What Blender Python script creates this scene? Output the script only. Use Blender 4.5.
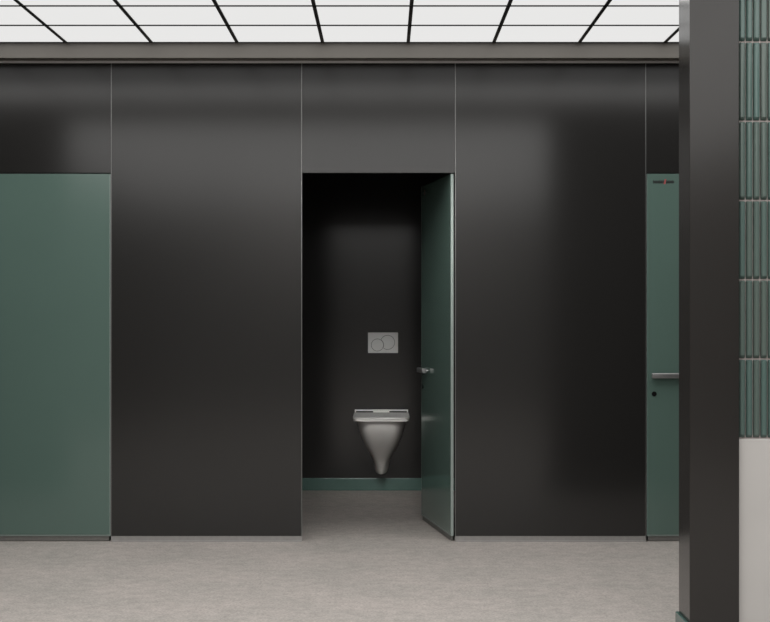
import bpy, bmesh, math, random
from mathutils import Vector, Matrix
random.seed(7)
for o in list(bpy.data.objects):
    bpy.data.objects.remove(o, do_unlink=True)
SC = bpy.context.scene
COL = SC.collection

# ------------------------------------------------------------------ camera, world, exposure
CAM_Z = 1.44
FPX = 1450.0
D = 9.06                      # distance from camera to the cubicle fronts
cam_d = bpy.data.cameras.new('camera')
cam_d.sensor_width = 36.0
cam_d.lens = FPX / 770.0 * 36.0
cam_d.clip_end = 100
cam = bpy.data.objects.new('camera', cam_d)
COL.objects.link(cam)
cam.location = (0, 0, CAM_Z)
cam.rotation_euler = (math.pi / 2, 0, 0)
SC.camera = cam

world = bpy.data.worlds.new('world')
SC.world = world
world.use_nodes = True
world.node_tree.nodes['Background'].inputs[0].default_value = (0.5, 0.5, 0.5, 1)
world.node_tree.nodes['Background'].inputs[1].default_value = 0.05

SC.view_settings.view_transform = 'Standard'
SC.view_settings.look = 'None'
SC.view_settings.gamma = 1.0
SC.view_settings.exposure = 0.0
SC.view_settings.use_curve_mapping = False

LIGHT = 0.80                  # luminous tiles beside the cubicles
# added fill lights boosting the luminous film over the body of the room
FILL_L = 1.52
for k, (ly0, ly1) in enumerate(((-3.5, 2.0), (2.0, 6.19), (6.88, 7.64))):
    ld = bpy.data.lights.new('ceiling_fill', 'AREA')
    ld.shape = 'RECTANGLE'
    ld.size, ld.size_y = 6.9, ly1 - ly0 - .02
    ld.energy = FILL_L * math.pi * ld.size * ld.size_y
    ld.color = (1.0, 0.985, 0.96)
    lo = bpy.data.objects.new('ceiling_fill', ld)
    COL.objects.link(lo)
    lo.location = (0, (ly0 + ly1) / 2, 3.075)
# added fill light over the strip beside the cubicles, throwing its light downwards
ld = bpy.data.lights.new('ceiling_fill', 'AREA')
ld.shape = 'RECTANGLE'
ld.size, ld.size_y = 6.9, 1.2
ld.energy = 32.0
ld.spread = math.radians(156)
ld.color = (1.0, 0.985, 0.96)
lo = bpy.data.objects.new('ceiling_fill', ld)
COL.objects.link(lo)
lo.location = (0, 8.26, 3.075)
# added fixtureless fill for the open cubicle, tilted in through its doorway
ld = bpy.data.lights.new('doorway_fill', 'AREA')
ld.shape = 'RECTANGLE'
ld.size, ld.size_y = 1.6, 0.5
ld.energy = 4.8
ld.spread = math.radians(31)
ld.color = (1.0, 0.98, 0.95)
lo = bpy.data.objects.new('doorway_fill', ld)
COL.objects.link(lo)
lo.location = (-0.15, 7.42, 3.06)
lo.rotation_euler = (Vector((-0.03, 11.1, 0.75)) - Vector(lo.location)).to_track_quat('-Z', 'Y').to_euler()


# ------------------------------------------------------------------ materials
def mat(name, color, rough=0.5, metallic=0.0, spec=0.5, noise=0.0, scale=20.0, bump=0.0,
        emit=0.0, island=0.0, ior=1.5):
    m = bpy.data.materials.new(name)
    m.use_nodes = True
    nt = m.node_tree
    b = nt.nodes['Principled BSDF']
    b.inputs['Base Color'].default_value = (*color, 1)
    b.inputs['Roughness'].default_value = rough
    b.inputs['Metallic'].default_value = metallic
    b.inputs['Specular IOR Level'].default_value = spec
    b.inputs['IOR'].default_value = ior
    if emit:
        b.inputs['Emission Color'].default_value = (*color, 1)
        b.inputs['Emission Strength'].default_value = emit
    if noise or bump:
        tc = nt.nodes.new('ShaderNodeTexCoord')
        n = nt.nodes.new('ShaderNodeTexNoise')
        n.inputs['Scale'].default_value = scale
        n.inputs['Detail'].default_value = 6
        nt.links.new(tc.outputs['Object'], n.inputs['Vector'])
        if noise:
            r = nt.nodes.new('ShaderNodeValToRGB')
            r.color_ramp.elements[0].position = 0.3
            r.color_ramp.elements[1].position = 0.7
            r.color_ramp.elements[0].color = (*[c * (1 - noise) for c in color], 1)
            r.color_ramp.elements[1].color = (*[min(1, c * (1 + noise)) for c in color], 1)
            nt.links.new(n.outputs['Fac'], r.inputs['Fac'])
            nt.links.new(r.outputs['Color'], b.inputs['Base Color'])
        if bump:
            bp = nt.nodes.new('ShaderNodeBump')
            bp.inputs['Strength'].default_value = bump
            bp.inputs['Distance'].default_value = 0.002
            nt.links.new(n.outputs['Fac'], bp.inputs['Height'])
            nt.links.new(bp.outputs['Normal'], b.inputs['Normal'])
    if island:
        g = nt.nodes.new('ShaderNodeNewGeometry')
        r = nt.nodes.new('ShaderNodeValToRGB')
        r.color_ramp.elements[0].color = (color[0] * (1 + island), color[1] * (1 - island * .5), color[2] * (1 - island * .3), 1)
        r.color_ramp.elements[1].color = (color[0] * (1 - island * .5), color[1] * (1 + island * .5), color[2] * (1 + island), 1)
        nt.links.new(g.outputs['Random Per Island'], r.inputs['Fac'])
        nt.links.new(r.outputs['Color'], b.inputs['Base Color'])
    return m


M_PANEL = mat('black_laminate', (0.0180, 0.0174, 0.0168), rough=0.16, spec=0.5, ior=1.52, noise=0.02, scale=3)
M_COLUMN = mat('black_lacquer', (0.025, 0.023, 0.0215), rough=0.17, spec=0.5, ior=1.46, noise=0.02, scale=3)
M_DOOR = mat('green_painted_glass', (0.097, 0.153, 0.132), rough=0.13, spec=0.5, noise=0.02, scale=2)
M_ALU = mat('brushed_aluminium', (0.50, 0.51, 0.50), rough=0.38, metallic=0.85, noise=0.06, scale=60)
M_EDGE = mat('polished_glass_edge', (0.30, 0.35, 0.33), rough=0.25, spec=0.6, noise=0.03, scale=30)
M_TRIM = mat('grey_trim', (0.20, 0.20, 0.197), rough=0.3, metallic=0.9, noise=0.04, scale=40)
M_SILL = mat('dull_glass_edge', (0.19, 0.23, 0.215), rough=0.35, noise=0.03, scale=30)
M_HEAD = mat('pale_head_channel', (0.75, 0.75, 0.73), rough=0.4, noise=0.03, scale=40)
M_PLINTH = mat('steel_plinth', (0.33, 0.32, 0.31), rough=0.4, metallic=0.2, noise=0.06, scale=40)
M_HANDLE = mat('satin_steel', (0.29, 0.29, 0.29), rough=0.35, metallic=0.7, noise=0.05, scale=50)
M_BLACK = mat('black_rubber', (0.004, 0.004, 0.004), rough=0.8, spec=0.15, noise=0.1, scale=50)
M_LOGO = mat('dark_print', (0.02, 0.026, 0.024), rough=0.5, noise=0.05, scale=50)
M_RED = mat('red_print', (0.32, 0.06, 0.06), rough=0.5, noise=0.05, scale=50)
M_CERAMIC = mat('white_ceramic', (0.78, 0.76, 0.74), rough=0.12, spec=0.6, noise=0.01, scale=8)
M_LID = mat('white_plastic', (0.86, 0.85, 0.83), rough=0.25, noise=0.01, scale=8)
M_FLUSH = mat('satin_chrome_plastic', (0.86, 0.87, 0.86), rough=0.4, noise=0.02, scale=30)
M_DIVIDER = mat('grey_divider_laminate', (0.26, 0.255, 0.25), rough=0.5, noise=0.03, scale=4)
M_STRIP = mat('grey_gap_strip', (0.16, 0.155, 0.145), rough=0.8, noise=0.1, scale=80)
M_GAP = mat('gap_shade_grey', (0.17, 0.17, 0.17), rough=0.5, noise=0.02, scale=30)
M_TEAL = mat('teal_baseboard', (0.082, 0.150, 0.132), rough=0.2, spec=0.5, noise=0.05, scale=12)
M_SOFFIT = mat('bronze_grey_paint', (0.15, 0.140, 0.125), rough=0.35, spec=0.5, noise=0.05, scale=5)
M_DARKCEIL = mat('dark_ceiling_paint', (0.03, 0.03, 0.03), rough=0.6, noise=0.05, scale=8)
M_GRID = mat('black_grid_paint', (0.012, 0.012, 0.012), rough=0.5, noise=0.05, scale=40)
M_LIGHT = mat('luminous_opal_film', (1.0, 0.995, 0.985), rough=0.7, emit=LIGHT)
M_LIGHT.node_tree.nodes['Principled BSDF'].inputs['Base Color'].default_value = (0.02, 0.02, 0.02, 1)
M_TILE = mat('green_glazed_tile', (0.092, 0.138, 0.120), rough=0.16, spec=0.5, island=0.10)
M_GROUT = mat('pale_grout', (0.42, 0.37, 0.355), rough=0.85, noise=0.1, scale=80, bump=0.2)
M_WHITE = mat('white_wall_panel', (0.535, 0.518, 0.50), rough=0.45, noise=0.02, scale=5)
M_REAR = mat('grey_rear_wall', (0.27, 0.265, 0.26), rough=0.6, noise=0.03, scale=4)


def floor_mat():
    m = bpy.data.materials.new('grey_mottled_vinyl')
    m.use_nodes = True
    nt = m.node_tree
    b = nt.nodes['Principled BSDF']
    tc = nt.nodes.new('ShaderNodeTexCoord')

    def noise(scale, detail, rough=0.6):
        n = nt.nodes.new('ShaderNodeTexNoise')
        n.inputs['Scale'].default_value = scale
        n.inputs['Detail'].default_value = detail
        n.inputs['Roughness'].default_value = rough
        nt.links.new(tc.outputs['Object'], n.inputs['Vector'])
        return n
    n1 = noise(2.2, 5)
    n2 = noise(75, 6, 0.75)
    n3 = noise(14, 6, 0.7)
    r1 = nt.nodes.new('ShaderNodeValToRGB')
    r1.color_ramp.elements[0].position = 0.35
    r1.color_ramp.elements[1].position = 0.65
    r1.color_ramp.elements[0].color = (0.45, 0.418, 0.390, 1)
    r1.color_ramp.elements[1].color = (0.515, 0.468, 0.438, 1)
    nt.links.new(n1.outputs['Fac'], r1.inputs['Fac'])
    prev = r1.outputs['Color']
    for n, lo, hi, c in ((n3, 0.35, 0.65, 0.82), (n2, 0.36, 0.60, 0.66)):
        r = nt.nodes.new('ShaderNodeValToRGB')
        r.color_ramp.elements[0].position = lo
        r.color_ramp.elements[1].position = hi
        r.color_ramp.elements[0].color = (c, c, c, 1)
        r.color_ramp.elements[1].color = (1.06, 1.06, 1.06, 1)
        nt.links.new(n.outputs['Fac'], r.inputs['Fac'])
        mx = nt.nodes.new('ShaderNodeMix')
        mx.data_type = 'RGBA'
        mx.blend_type = 'MULTIPLY'
        mx.inputs['Factor'].default_value = 1.0
        nt.links.new(prev, mx.inputs['A'])
        nt.links.new(r.outputs['Color'], mx.inputs['B'])
        prev = mx.outputs['Result']
    nt.links.new(prev, b.inputs['Base Color'])
    b.inputs['Roughness'].default_value = 0.55
    b.inputs['Specular IOR Level'].default_value = 0.3
    return m


M_FLOOR = floor_mat()


# ------------------------------------------------------------------ helpers
def box(bm, x0, x1, y0, y1, z0, z1, bevel=0.0, seg=2):
    vs = [bm.verts.new((x, y, z)) for x in (x0, x1) for y in (y0, y1) for z in (z0, z1)]
    idx = [(0, 1, 3, 2), (4, 6, 7, 5), (0, 4, 5, 1), (2, 3, 7, 6), (0, 2, 6, 4), (1, 5, 7, 3)]
    fs = [bm.faces.new([vs[i] for i in f]) for f in idx]
    if bevel:
        es = list({e for f in fs for e in f.edges})
        bmesh.ops.bevel(bm, geom=es, offset=bevel, segments=seg, affect='EDGES', profile=0.5)


def loft(bm, rings, cap=True):
    vr = [[bm.verts.new(p) for p in r] for r in rings]
    n = len(vr[0])
    for a, b in zip(vr, vr[1:]):
        for i in range(n):
            bm.faces.new((a[i], a[(i + 1) % n], b[(i + 1) % n], b[i]))
    if cap:
        bm.faces.new(vr[0][::-1])
        bm.faces.new(vr[-1])


def disc(bm, c, r, axis, depth, seg=28):
    """short cylinder; axis 'y'"""
    a = [(c[0] + r * math.cos(t), c[1], c[2] + r * math.sin(t)) for t in [2 * math.pi * i / seg for i in range(seg)]]
    b = [(p[0], p[1] + depth, p[2]) for p in a]
    loft(bm, [a, b])


def obj(name, bm, m, parent=None, smooth=False):
    bmesh.ops.recalc_face_normals(bm, faces=bm.faces)
    me = bpy.data.meshes.new(name)
    bm.to_mesh(me)
    bm.free()
    me.materials.append(m)
    if smooth:
        for p in me.polygons:
            p.use_smooth = True
        me.set_sharp_from_angle(angle=math.radians(38))
    o = bpy.data.objects.new(name, me)
    COL.objects.link(o)
    if parent:
        o.parent = parent
    return o


def boxo(name, dims, m, parent=None, bevel=0.0):
    bm = bmesh.new()
    box(bm, *dims, bevel=bevel)
    return obj(name, bm, m, parent)


def tag(o, label, cat, group=None):
    o['kind'] = 'thing'
    o['label'] = label
    o['category'] = cat
    if group:
        o['group'] = group
    return o


def thing(name, label, cat, loc, rz=0.0, group=None):
    o = bpy.data.objects.new(name, None)
    o.empty_display_size = 0.1
    COL.objects.link(o)
    o.location = loc
    o.rotation_euler = (0, 0, rz)
    return tag(o, label, cat, group)


def struct(name, bm, m, parent=None):
    o = obj(name, bm, m, parent)
    if not parent:
        o['kind'] = 'structure'
    return o


# ------------------------------------------------------------------ the room shell
Z_TOP = 2.99          # top of the cubicle fronts
Z_LUM = 3.086         # luminous ceiling
Y_FAS = 8.879         # face of the soffit
Y_BACK = 11.64        # back wall of the cubicles
X_L, X_R = -3.5, 3.5
Y_REAR = -3.6

bm = bmesh.new()
box(bm, X_L - .1, X_R + .1, Y_REAR - .1, Y_BACK + .1, -0.1, 0.0)
struct('floor', bm, M_FLOOR)

bm = bmesh.new()
box(bm, X_L, X_R, Y_BACK, Y_BACK + .1, 0, 3.3)
struct('wall_back', bm, M_PANEL)

bm = bmesh.new()
box(bm, X_L - .1, X_L, Y_REAR, Y_BACK + .1, 0, 3.3)
box(bm, X_L, -2.57, 6.27, 6.455, 0, Z_TOP)            # return wall level with the column
struct('wall_left', bm, M_PANEL)

bm = bmesh.new()
box(bm, X_L, X_R, Y_REAR - .1, Y_REAR, 0, 3.3)
struct('wall_rear', bm, M_REAR)

# ceiling: soffit over the cubicle fronts, dark lids over the cubicles, deck over the luminous field
bm = bmesh.new()
box(bm, X_L, X_R, Y_FAS, 8.98, Z_TOP, 3.14)
box(bm, X_L, X_R, 8.98, 9.06, 3.03, 3.14)
ceil = struct('ceiling', bm, M_SOFFIT)
bm = bmesh.new()
box(bm, X_L, X_R, 9.06, Y_BACK, Z_TOP + .03, 3.14)
struct('cubicle_lid', bm, M_SOFFIT, ceil)
bm = bmesh.new()
box(bm, X_L, X_R, Y_REAR, Y_FAS, 3.14, 3.24)
struct('ceiling_deck', bm, M_DARKCEIL, ceil)

BEAM0, BEAM1 = 6.20, 6.87
bm = bmesh.new()
box(bm, X_L, X_R, BEAM0, BEAM1, Z_TOP, 3.14)         # dropped ceiling strip in line with the column
struct('ceiling_strip', bm, M_SOFFIT, ceil)

# luminous tile grid
PX, PY = 0.5238, 0.5325
gx = [0.1420 + PX * k for k in range(-7, 7)]
gx = [x for x in gx if X_L < x < X_R]
gy = [Y_FAS - PY * k for k in range(0, 24) if Y_FAS - PY * k > Y_REAR]
bm = bmesh.new()
hw = 0.0105
for x in gx:
    box(bm, x - hw, x + hw, Y_REAR, BEAM0, Z_LUM - 0.004, Z_LUM + 0.02)
    box(bm, x - hw, x + hw, BEAM1, Y_FAS, Z_LUM - 0.004, Z_LUM + 0.02)
for k, y in enumerate(gy):
    if BEAM0 < y < BEAM1:
        continue
    if k == 0:
        box(bm, X_L, X_R, y - 0.012, y, Z_LUM - 0.005, Z_LUM + 0.02)
    else:
        box(bm, X_L, X_R, y - hw, y + hw, Z_LUM - 0.004, Z_LUM + 0.02)
struct('ceiling_grid', bm, M_GRID, ceil)
N_ROW = 4                                   # rows that the picture can show
vis_x = [i for i in range(len(gx) - 1) if gx[i + 1] > -2.45 and gx[i] < 1.9]
ordn = ['first', 'second', 'third', 'fourth', 'fifth', 'sixth', 'seventh', 'eighth', 'ninth', 'tenth']
rown = ['row nearest the cubicles', 'second row from the cubicles', 'third row from the cubicles', 'fourth row from the cubicles']
rest = bmesh.new()
tile_mesh = None
for r in range(len(gy) - 1):
    for i in range(-1, len(gx)):
        x0 = gx[i] if i >= 0 else X_L
        x1 = gx[i + 1] if i + 1 < len(gx) else X_R
        y1, y0 = gy[r], gy[r + 1]
        if y1 > BEAM1 > y0:
            y0 = BEAM1
        elif y1 > BEAM0 > y0:
            y1 = BEAM0
        elif y1 <= BEAM1 and y0 >= BEAM0:
            continue
        if y1 - y0 < .05:
            continue
        e = 0.006
        if r < 3 and i in vis_x and not (r > 0 and x0 > 1.6):
            n = vis_x.index(i)
            bm = bmesh.new()
            cx, cy = (x0 + x1) / 2, (y0 + y1) / 2
            w, h = (x1 - x0) / 2 - e, (y1 - y0) / 2 - e
            box(bm, -w, w, -h, h, 0, 0.012)
            t = obj('ceiling_light_tile', bm, M_LIGHT)
            t.location = (cx, cy, Z_LUM)
            tag(t, 'luminous white ceiling tile, %s from the left in the %s' % (ordn[n], rown[r]),
                'ceiling light', 'luminous ceiling tiles')
        else:
            box(rest, x0 + e, x1 - e, y0 + e, y1 - e, Z_LUM, Z_LUM + 0.012)
struct('luminous_field', rest, M_LIGHT, ceil)

# aluminium head channel along the top of the cubicle fronts
bm = bmesh.new()
box(bm, X_L, X_R, 9.046, 9.06, Z_TOP - 0.002, 3.03, bevel=0.001)
box(bm, X_L, X_R, 9.06, 9.09, Z_TOP, 3.03)
struct('trim_1', bm, M_HEAD)

# cubicle dividing walls and closing panels outside the picture
bm = bmesh.new()
for x in (-0.76, 0.74):
    box(bm, x - .015, x + .015, 9.09, Y_BACK, 0, Z_TOP + .03)
struct('wall_dividing', bm, M_DIVIDER)
bm = bmesh.new()
box(bm, X_L, -2.675, D, D + .03, 0, Z_TOP)
box(bm, 2.592, X_R, D, D + .03, 0, Z_TOP)
struct('wall_front', bm, M_PANEL)

# teal baseboards in the open cubicle
bm = bmesh.new()
box(bm, -0.745, 0.725, Y_BACK - 0.012, Y_BACK, 0, 0.10, bevel=0.003)
struct('baseboard_back', bm, M_TEAL)
bm = bmesh.new()
box(bm, -0.745, -0.733, 9.10, Y_BACK - .012, 0, 0.10, bevel=0.003)
struct('baseboard_left', bm, M_TEAL)
bm = bmesh.new()
box(bm, 0.713, 0.725, 9.10, Y_BACK - .012, 0, 0.10, bevel=0.003)
struct('baseboard_right', bm, M_TEAL)

# column
CX0, CX1, CY0, CY1 = 1.3185, 1.533, 6.274, 6.507
bm = bmesh.new()
box(bm, CX0, CX1, CY0, CY1, 0, Z_TOP, bevel=0.003)
column = struct('column', bm, M_COLUMN)
bm = bmesh.new()
box(bm, CX0 - .013, CX0, CY0 - .013, CY1 + .013, 0, 0.09, bevel=0.002)
box(bm, CX0, CX1, CY0 - .013, CY0, 0, 0.09, bevel=0.002)
box(bm, CX0, CX1, CY1, CY1 + .013, 0, 0.09, bevel=0.002)
struct('baseboard_column', bm, M_TEAL)

# tiled wall running off to the right of the column
YT = 6.305
bm = bmesh.new()
box(bm, CX1, X_R, YT + .018, CY1, 0, Z_TOP)
wr = struct('wall_right', bm, M_PANEL)
bm = bmesh.new()
box(bm, CX1, X_R, YT + .0135, YT + .018, 0.884, Z_TOP)
struct('grout_bed', bm, M_GROUT, wr)
bm = bmesh.new()
box(bm, CX1, X_R, YT - .004, YT + .018, 0.0, 0.884, bevel=0.002)
struct('white_dado', bm, M_WHITE, wr)
bm = bmesh.new()
pitch, rowh = 0.0318, 0.3452
ncol = int((X_R - CX1 - .01) / pitch)
prof = [(-.0141, .0140), (-.0137, .0070), (-.0120, -.0010), (-.0068, -.0058), (0.0, -.0070),
        (.0068, -.0058), (.0120, -.0010), (.0137, .0070), (.0141, .0140)]
for c in range(ncol):
    xc = CX1 + .0205 + c * pitch
    for k in range(7):
        z0 = 0.886 + rowh * k + .0035
        z1 = min(z0 + rowh - .007, Z_TOP - .003)
        if z1 - z0 < .05:
            continue
        rings = []
        for z, s in ((z0, 0.15), (z0 + .006, 0.65), (z0 + .013, 1.0), (z1 - .006, 1.0), (z1 - .002, 0.7), (z1, 0.3)):
            rings.append([(xc + px * (0.94 + .06 * s), YT + .0140 + (py - .0140) * s, z) for px, py in prof])
        loft(bm, rings)
tiles = struct('finger_tiles', bm, M_TILE, wr)

bm = bmesh.new()
box(bm, X_R, X_R + .1, Y_REAR, Y_BACK + .1, 0, 3.3)
struct('wall_side', bm, M_PANEL)

# ------------------------------------------------------------------ cubicle fronts
XA, XB, XC_, XD, XE, XF = -2.67, -1.7125, -0.51875, 0.4375, 1.63125, 2.5875
Z_HEAD = 2.303
SEAM = 0.0024


def partition(x0, x1, label):
    t = thing('partition_panel', label, 'partition', ((x0 + x1) / 2, D, 0))
    w = (x1 - x0) / 2
    boxo('panel', (-w + 2 * SEAM, w - 2 * SEAM, 0, .028, .034, Z_TOP - .001), M_PANEL, t, .0012)
    for s in (-1, 1):
        boxo('edge_trim', (s * w - SEAM - s * SEAM, s * w + SEAM - s * SEAM, -.001, .028, .034, Z_TOP - .001), M_TRIM, t)
    bm = bmesh.new()
    box(bm, -w, w, .002, .026, .0, .034)
    box(bm, -w, w, -.012, .002, .0, .007)
    obj('plinth', bm, M_PLINTH, t)
    return t


partition(XB, XC_, 'tall glossy black cubicle panel between the closed green door and the doorway')
partition(XD, XE, 'tall glossy black cubicle panel right of the open green door')


def overhead(x0, x1, label):
    t = tag(boxo('overhead_panel', (x0 + .0008, x1 - .0008, D, D + .028, Z_HEAD, Z_TOP - .001), M_PANEL, None, .0012), label, 'partition')
    return t


overhead(XA, XB, 'short glossy black panel above the closed door at the far left')
overhead(XC_, XD, 'short glossy black panel above the open doorway')
overhead(XE, XF, 'short glossy black panel above the right door beside the column')



def door(label, x_hinge, y, rz, DW=0.950):
    """hinge at the local origin, leaf runs towards -x, outer face at local y = 0"""
    t = thing('cubicle_door', label, 'door', (x_hinge, y, 0), rz)
    z0, z1 = 0.0335, 2.297
    th = 0.018
    boxo('door_leaf', (-DW + .0025, -.0045, 0, th, z0 + .009, z1), M_DOOR, t, .0015)
    e = boxo('edge_trim', (-.0045, 0, 0.0005, th, z0, z1), M_EDGE, t)
    boxo('edge_trim', (-DW, -DW + .0025, 0, th, z0, z1), M_SILL, t)
    boxo('edge_trim', (-DW + .0025, -.0045, 0, th, z0, z0 + .009), M_SILL, t)
    boxo('bottom_strip', (-DW + .01, -.01, .006, th - .002, .004, z0), M_STRIP, t)  # grey strip filling the gap under the leaf
    # handle: chunky bar on two stand-offs
    zb = 1.0365
    h0, h1 = -DW + .028, -DW + .232
    bm = bmesh.new()
    box(bm, h0, h1, -.040, -.010, zb - .0165, zb + .0165, bevel=.006, seg=3)
    hb = obj('handle', bm, M_HANDLE, t, True)
    for hx in (h0 + .030, h1 - .030):
        bm = bmesh.new()
        disc(bm, (hx, -.012, zb), .009, 'y', .012)
        obj('standoff', bm, M_HANDLE, hb)
    bm = bmesh.new()
    disc(bm, (-DW + .047, -.004, .922), .0155, 'y', .004)
    lk = obj('lock', bm, M_BLACK, t)
    # tiny printed logo
    lg = bmesh.new()
    x = -DW + .041
    hs = (.023, .019, .022, .019, .024, .019, .022)
    for k, hh in enumerate(hs):
        box(lg, x, x + .006, -.0006, 0, 2.246 - hh / 2, 2.246 + hh / 2)
        box(lg, x + .002, x + .0095, -.0006, 0, 2.2405, 2.2505)
        x += .0097
    x += .013
    for k, hh in enumerate((.023, .019, .022, .019, .023)):
        box(lg, x, x + .006, -.0006, 0, 2.246 - hh / 2, 2.246 + hh / 2)
        box(lg, x + .002, x + .0095, -.0006, 0, 2.2405, 2.2505)
        x += .0097
    logo = obj('logo', lg, M_LOGO, t)
    bm = bmesh.new()
    rx = -DW + .041 + 7 * .0097 + .005
    vs = [(rx - .008, 2.232), (rx + .003, 2.232), (rx + .009, 2.264), (rx - .001, 2.264)]
    loft(bm, [[(a, -.0007, b) for a, b in vs], [(a, 0, b) for a, b in vs]])
    obj('red_stroke', bm, M_RED, logo)
    # hinges inside
    for hz in (0.25, 1.15, 2.05):
        boxo('hinge', (-.06, -.012, th, th + .003, hz - .04, hz + .04), M_ALU, t)
    return t


door('closed dark green cubicle door at the far left', XB - .0028, D, 0)
door('dark green cubicle door standing open into the toilet cubicle', 0.4106, D + .002, -math.radians(80.3), 0.945)
door('closed dark green cubicle door partly hidden behind the black column', XF - .0028, D, 0)

# ------------------------------------------------------------------ toilet
TX = -0.029
t = thing('toilet', 'white wall hung toilet with closed lid under the flush plate', 'toilet', (TX, Y_BACK, 0))


def d_ring(w, L, z, n=40, back=0.0, p=2.3):
    """D outline: straight back at y = -back, super-elliptic front reaching y = -L"""
    pts = []
    for i in range(n):
        a = math.pi * i / (n - 1)
        c, s = math.cos(a), math.sin(a)
        x = w * math.copysign(abs(c) ** (2 / p), c)
        y = -back - (L - back) * abs(s) ** (2 / p)
        pts.append((x, y, z))
    return pts


bm = bmesh.new()
prof = [(.146, .020, .155), (.148, .033, .172), (.153, .044, .188), (.165, .0515, .205), (.190, .0580, .228), (.23, .0640, .256), (.27, .076, .296), (.31, .097, .346),
        (.35, .121, .402), (.40, .145, .460), (.44, .161, .505), (.49, .177, .552), (.54, .190, .585), (.58, .198, .598), (.600, .200, .602)]
loft(bm, [d_ring(w, L, z, p=2.1 + 2.0 * min(1, max(0, (z - .2) / .3))) for z, w, L in prof])
bowl = obj('bowl', bm, M_CERAMIC, t, True)
bm = bmesh.new()
loft(bm, [d_ring(w, L, z, back=.045, p=12.0, n=96) for z, w, L in ((.600, .212, .632), (.602, .216, .638), (.611, .216, .638), (.613, .213, .633))])
obj('seat', bm, M_LID, t, True)
bm = bmesh.new()
loft(bm, [d_ring(w, L, z, back=.045, p=12.0, n=96) for z, w, L in ((.6145, .214, .636), (.617, .218, .642), (.626, .218, .642), (.6295, .214, .635), (.630, .19, .59))])
obj('lid', bm, M_LID, t, True)
bm = bmesh.new()
box(bm, -.214, .214, -.034, -.006, .6385, .651, bevel=.004)
box(bm, -.214, -.204, -.034, -.001, .598, .640, bevel=.002)
box(bm, .204, .214, -.034, -.001, .598, .640, bevel=.002)
obj('rear_rail', bm, M_LID, t)
bm = bmesh.new()
box(bm, -.066, .064, -.060, -.001, .598, .645, bevel=.003)
obj('hinge_block', bm, M_LID, t)

# ------------------------------------------------------------------ flush plate
t = thing('flush_plate', 'grey rectangular dual flush plate on the black wall above the toilet', 'flush plate', ((383 - 385) * .008028, Y_BACK, 1.1855))
boxo('plate', (-.1205, .1205, -.012, 0, -.0825, .0825), M_FLUSH, t, .003)


def button(name, pts):
    bm = bmesh.new()
    loft(bm, [[(a, -.0155, b) for a, b in pts], [(a, -.012, b) for a, b in pts]])
    return obj(name, bm, M_FLUSH, t)


def groove(pts, r=.0017):
    bm = bmesh.new()
    for (a, b), (c, d) in zip(pts, pts[1:]):
        v = Vector((c - a, 0, d - b))
        n = Vector((-v.z, 0, v.x)).normalized() * r
        q = [(a + n.x, b + n.z), (c + n.x, d + n.z), (c - n.x, d - n.z), (a - n.x, b - n.z)]
        loft(bm, [[(x, -.0128, z) for x, z in q], [(x, -.0118, z) for x, z in q]])
    return bm


c1, R1 = (.037, .003), .055
c2, R2 = (-.045, -.018), .047
small = [(c2[0] + R2 * math.cos(a), c2[1] + R2 * math.sin(a)) for a in [2 * math.pi * i / 48 for i in range(48)]]
big = []
RG = R2 + .005
for i in range(96):
    a = 2 * math.pi * i / 96
    p = Vector((c1[0] + R1 * math.cos(a), c1[1] + R1 * math.sin(a)))
    v = p - Vector(c2)
    if v.length < RG:
        p = Vector(c2) + Vector((c1[0] - c2[0], c1[1] - c2[1])).normalized() * 0 + v.normalized() * RG
    big.append((p.x, p.y))
b1 = button('full_flush_button', big)
b2 = button('half_flush_button', small)
obj('gap_shade', groove(big + big[:1], .0034), M_GAP, b1)  # dark strips painted in as the shade round the buttons
obj('gap_shade', groove(small + small[:1], .0034), M_GAP, b2)
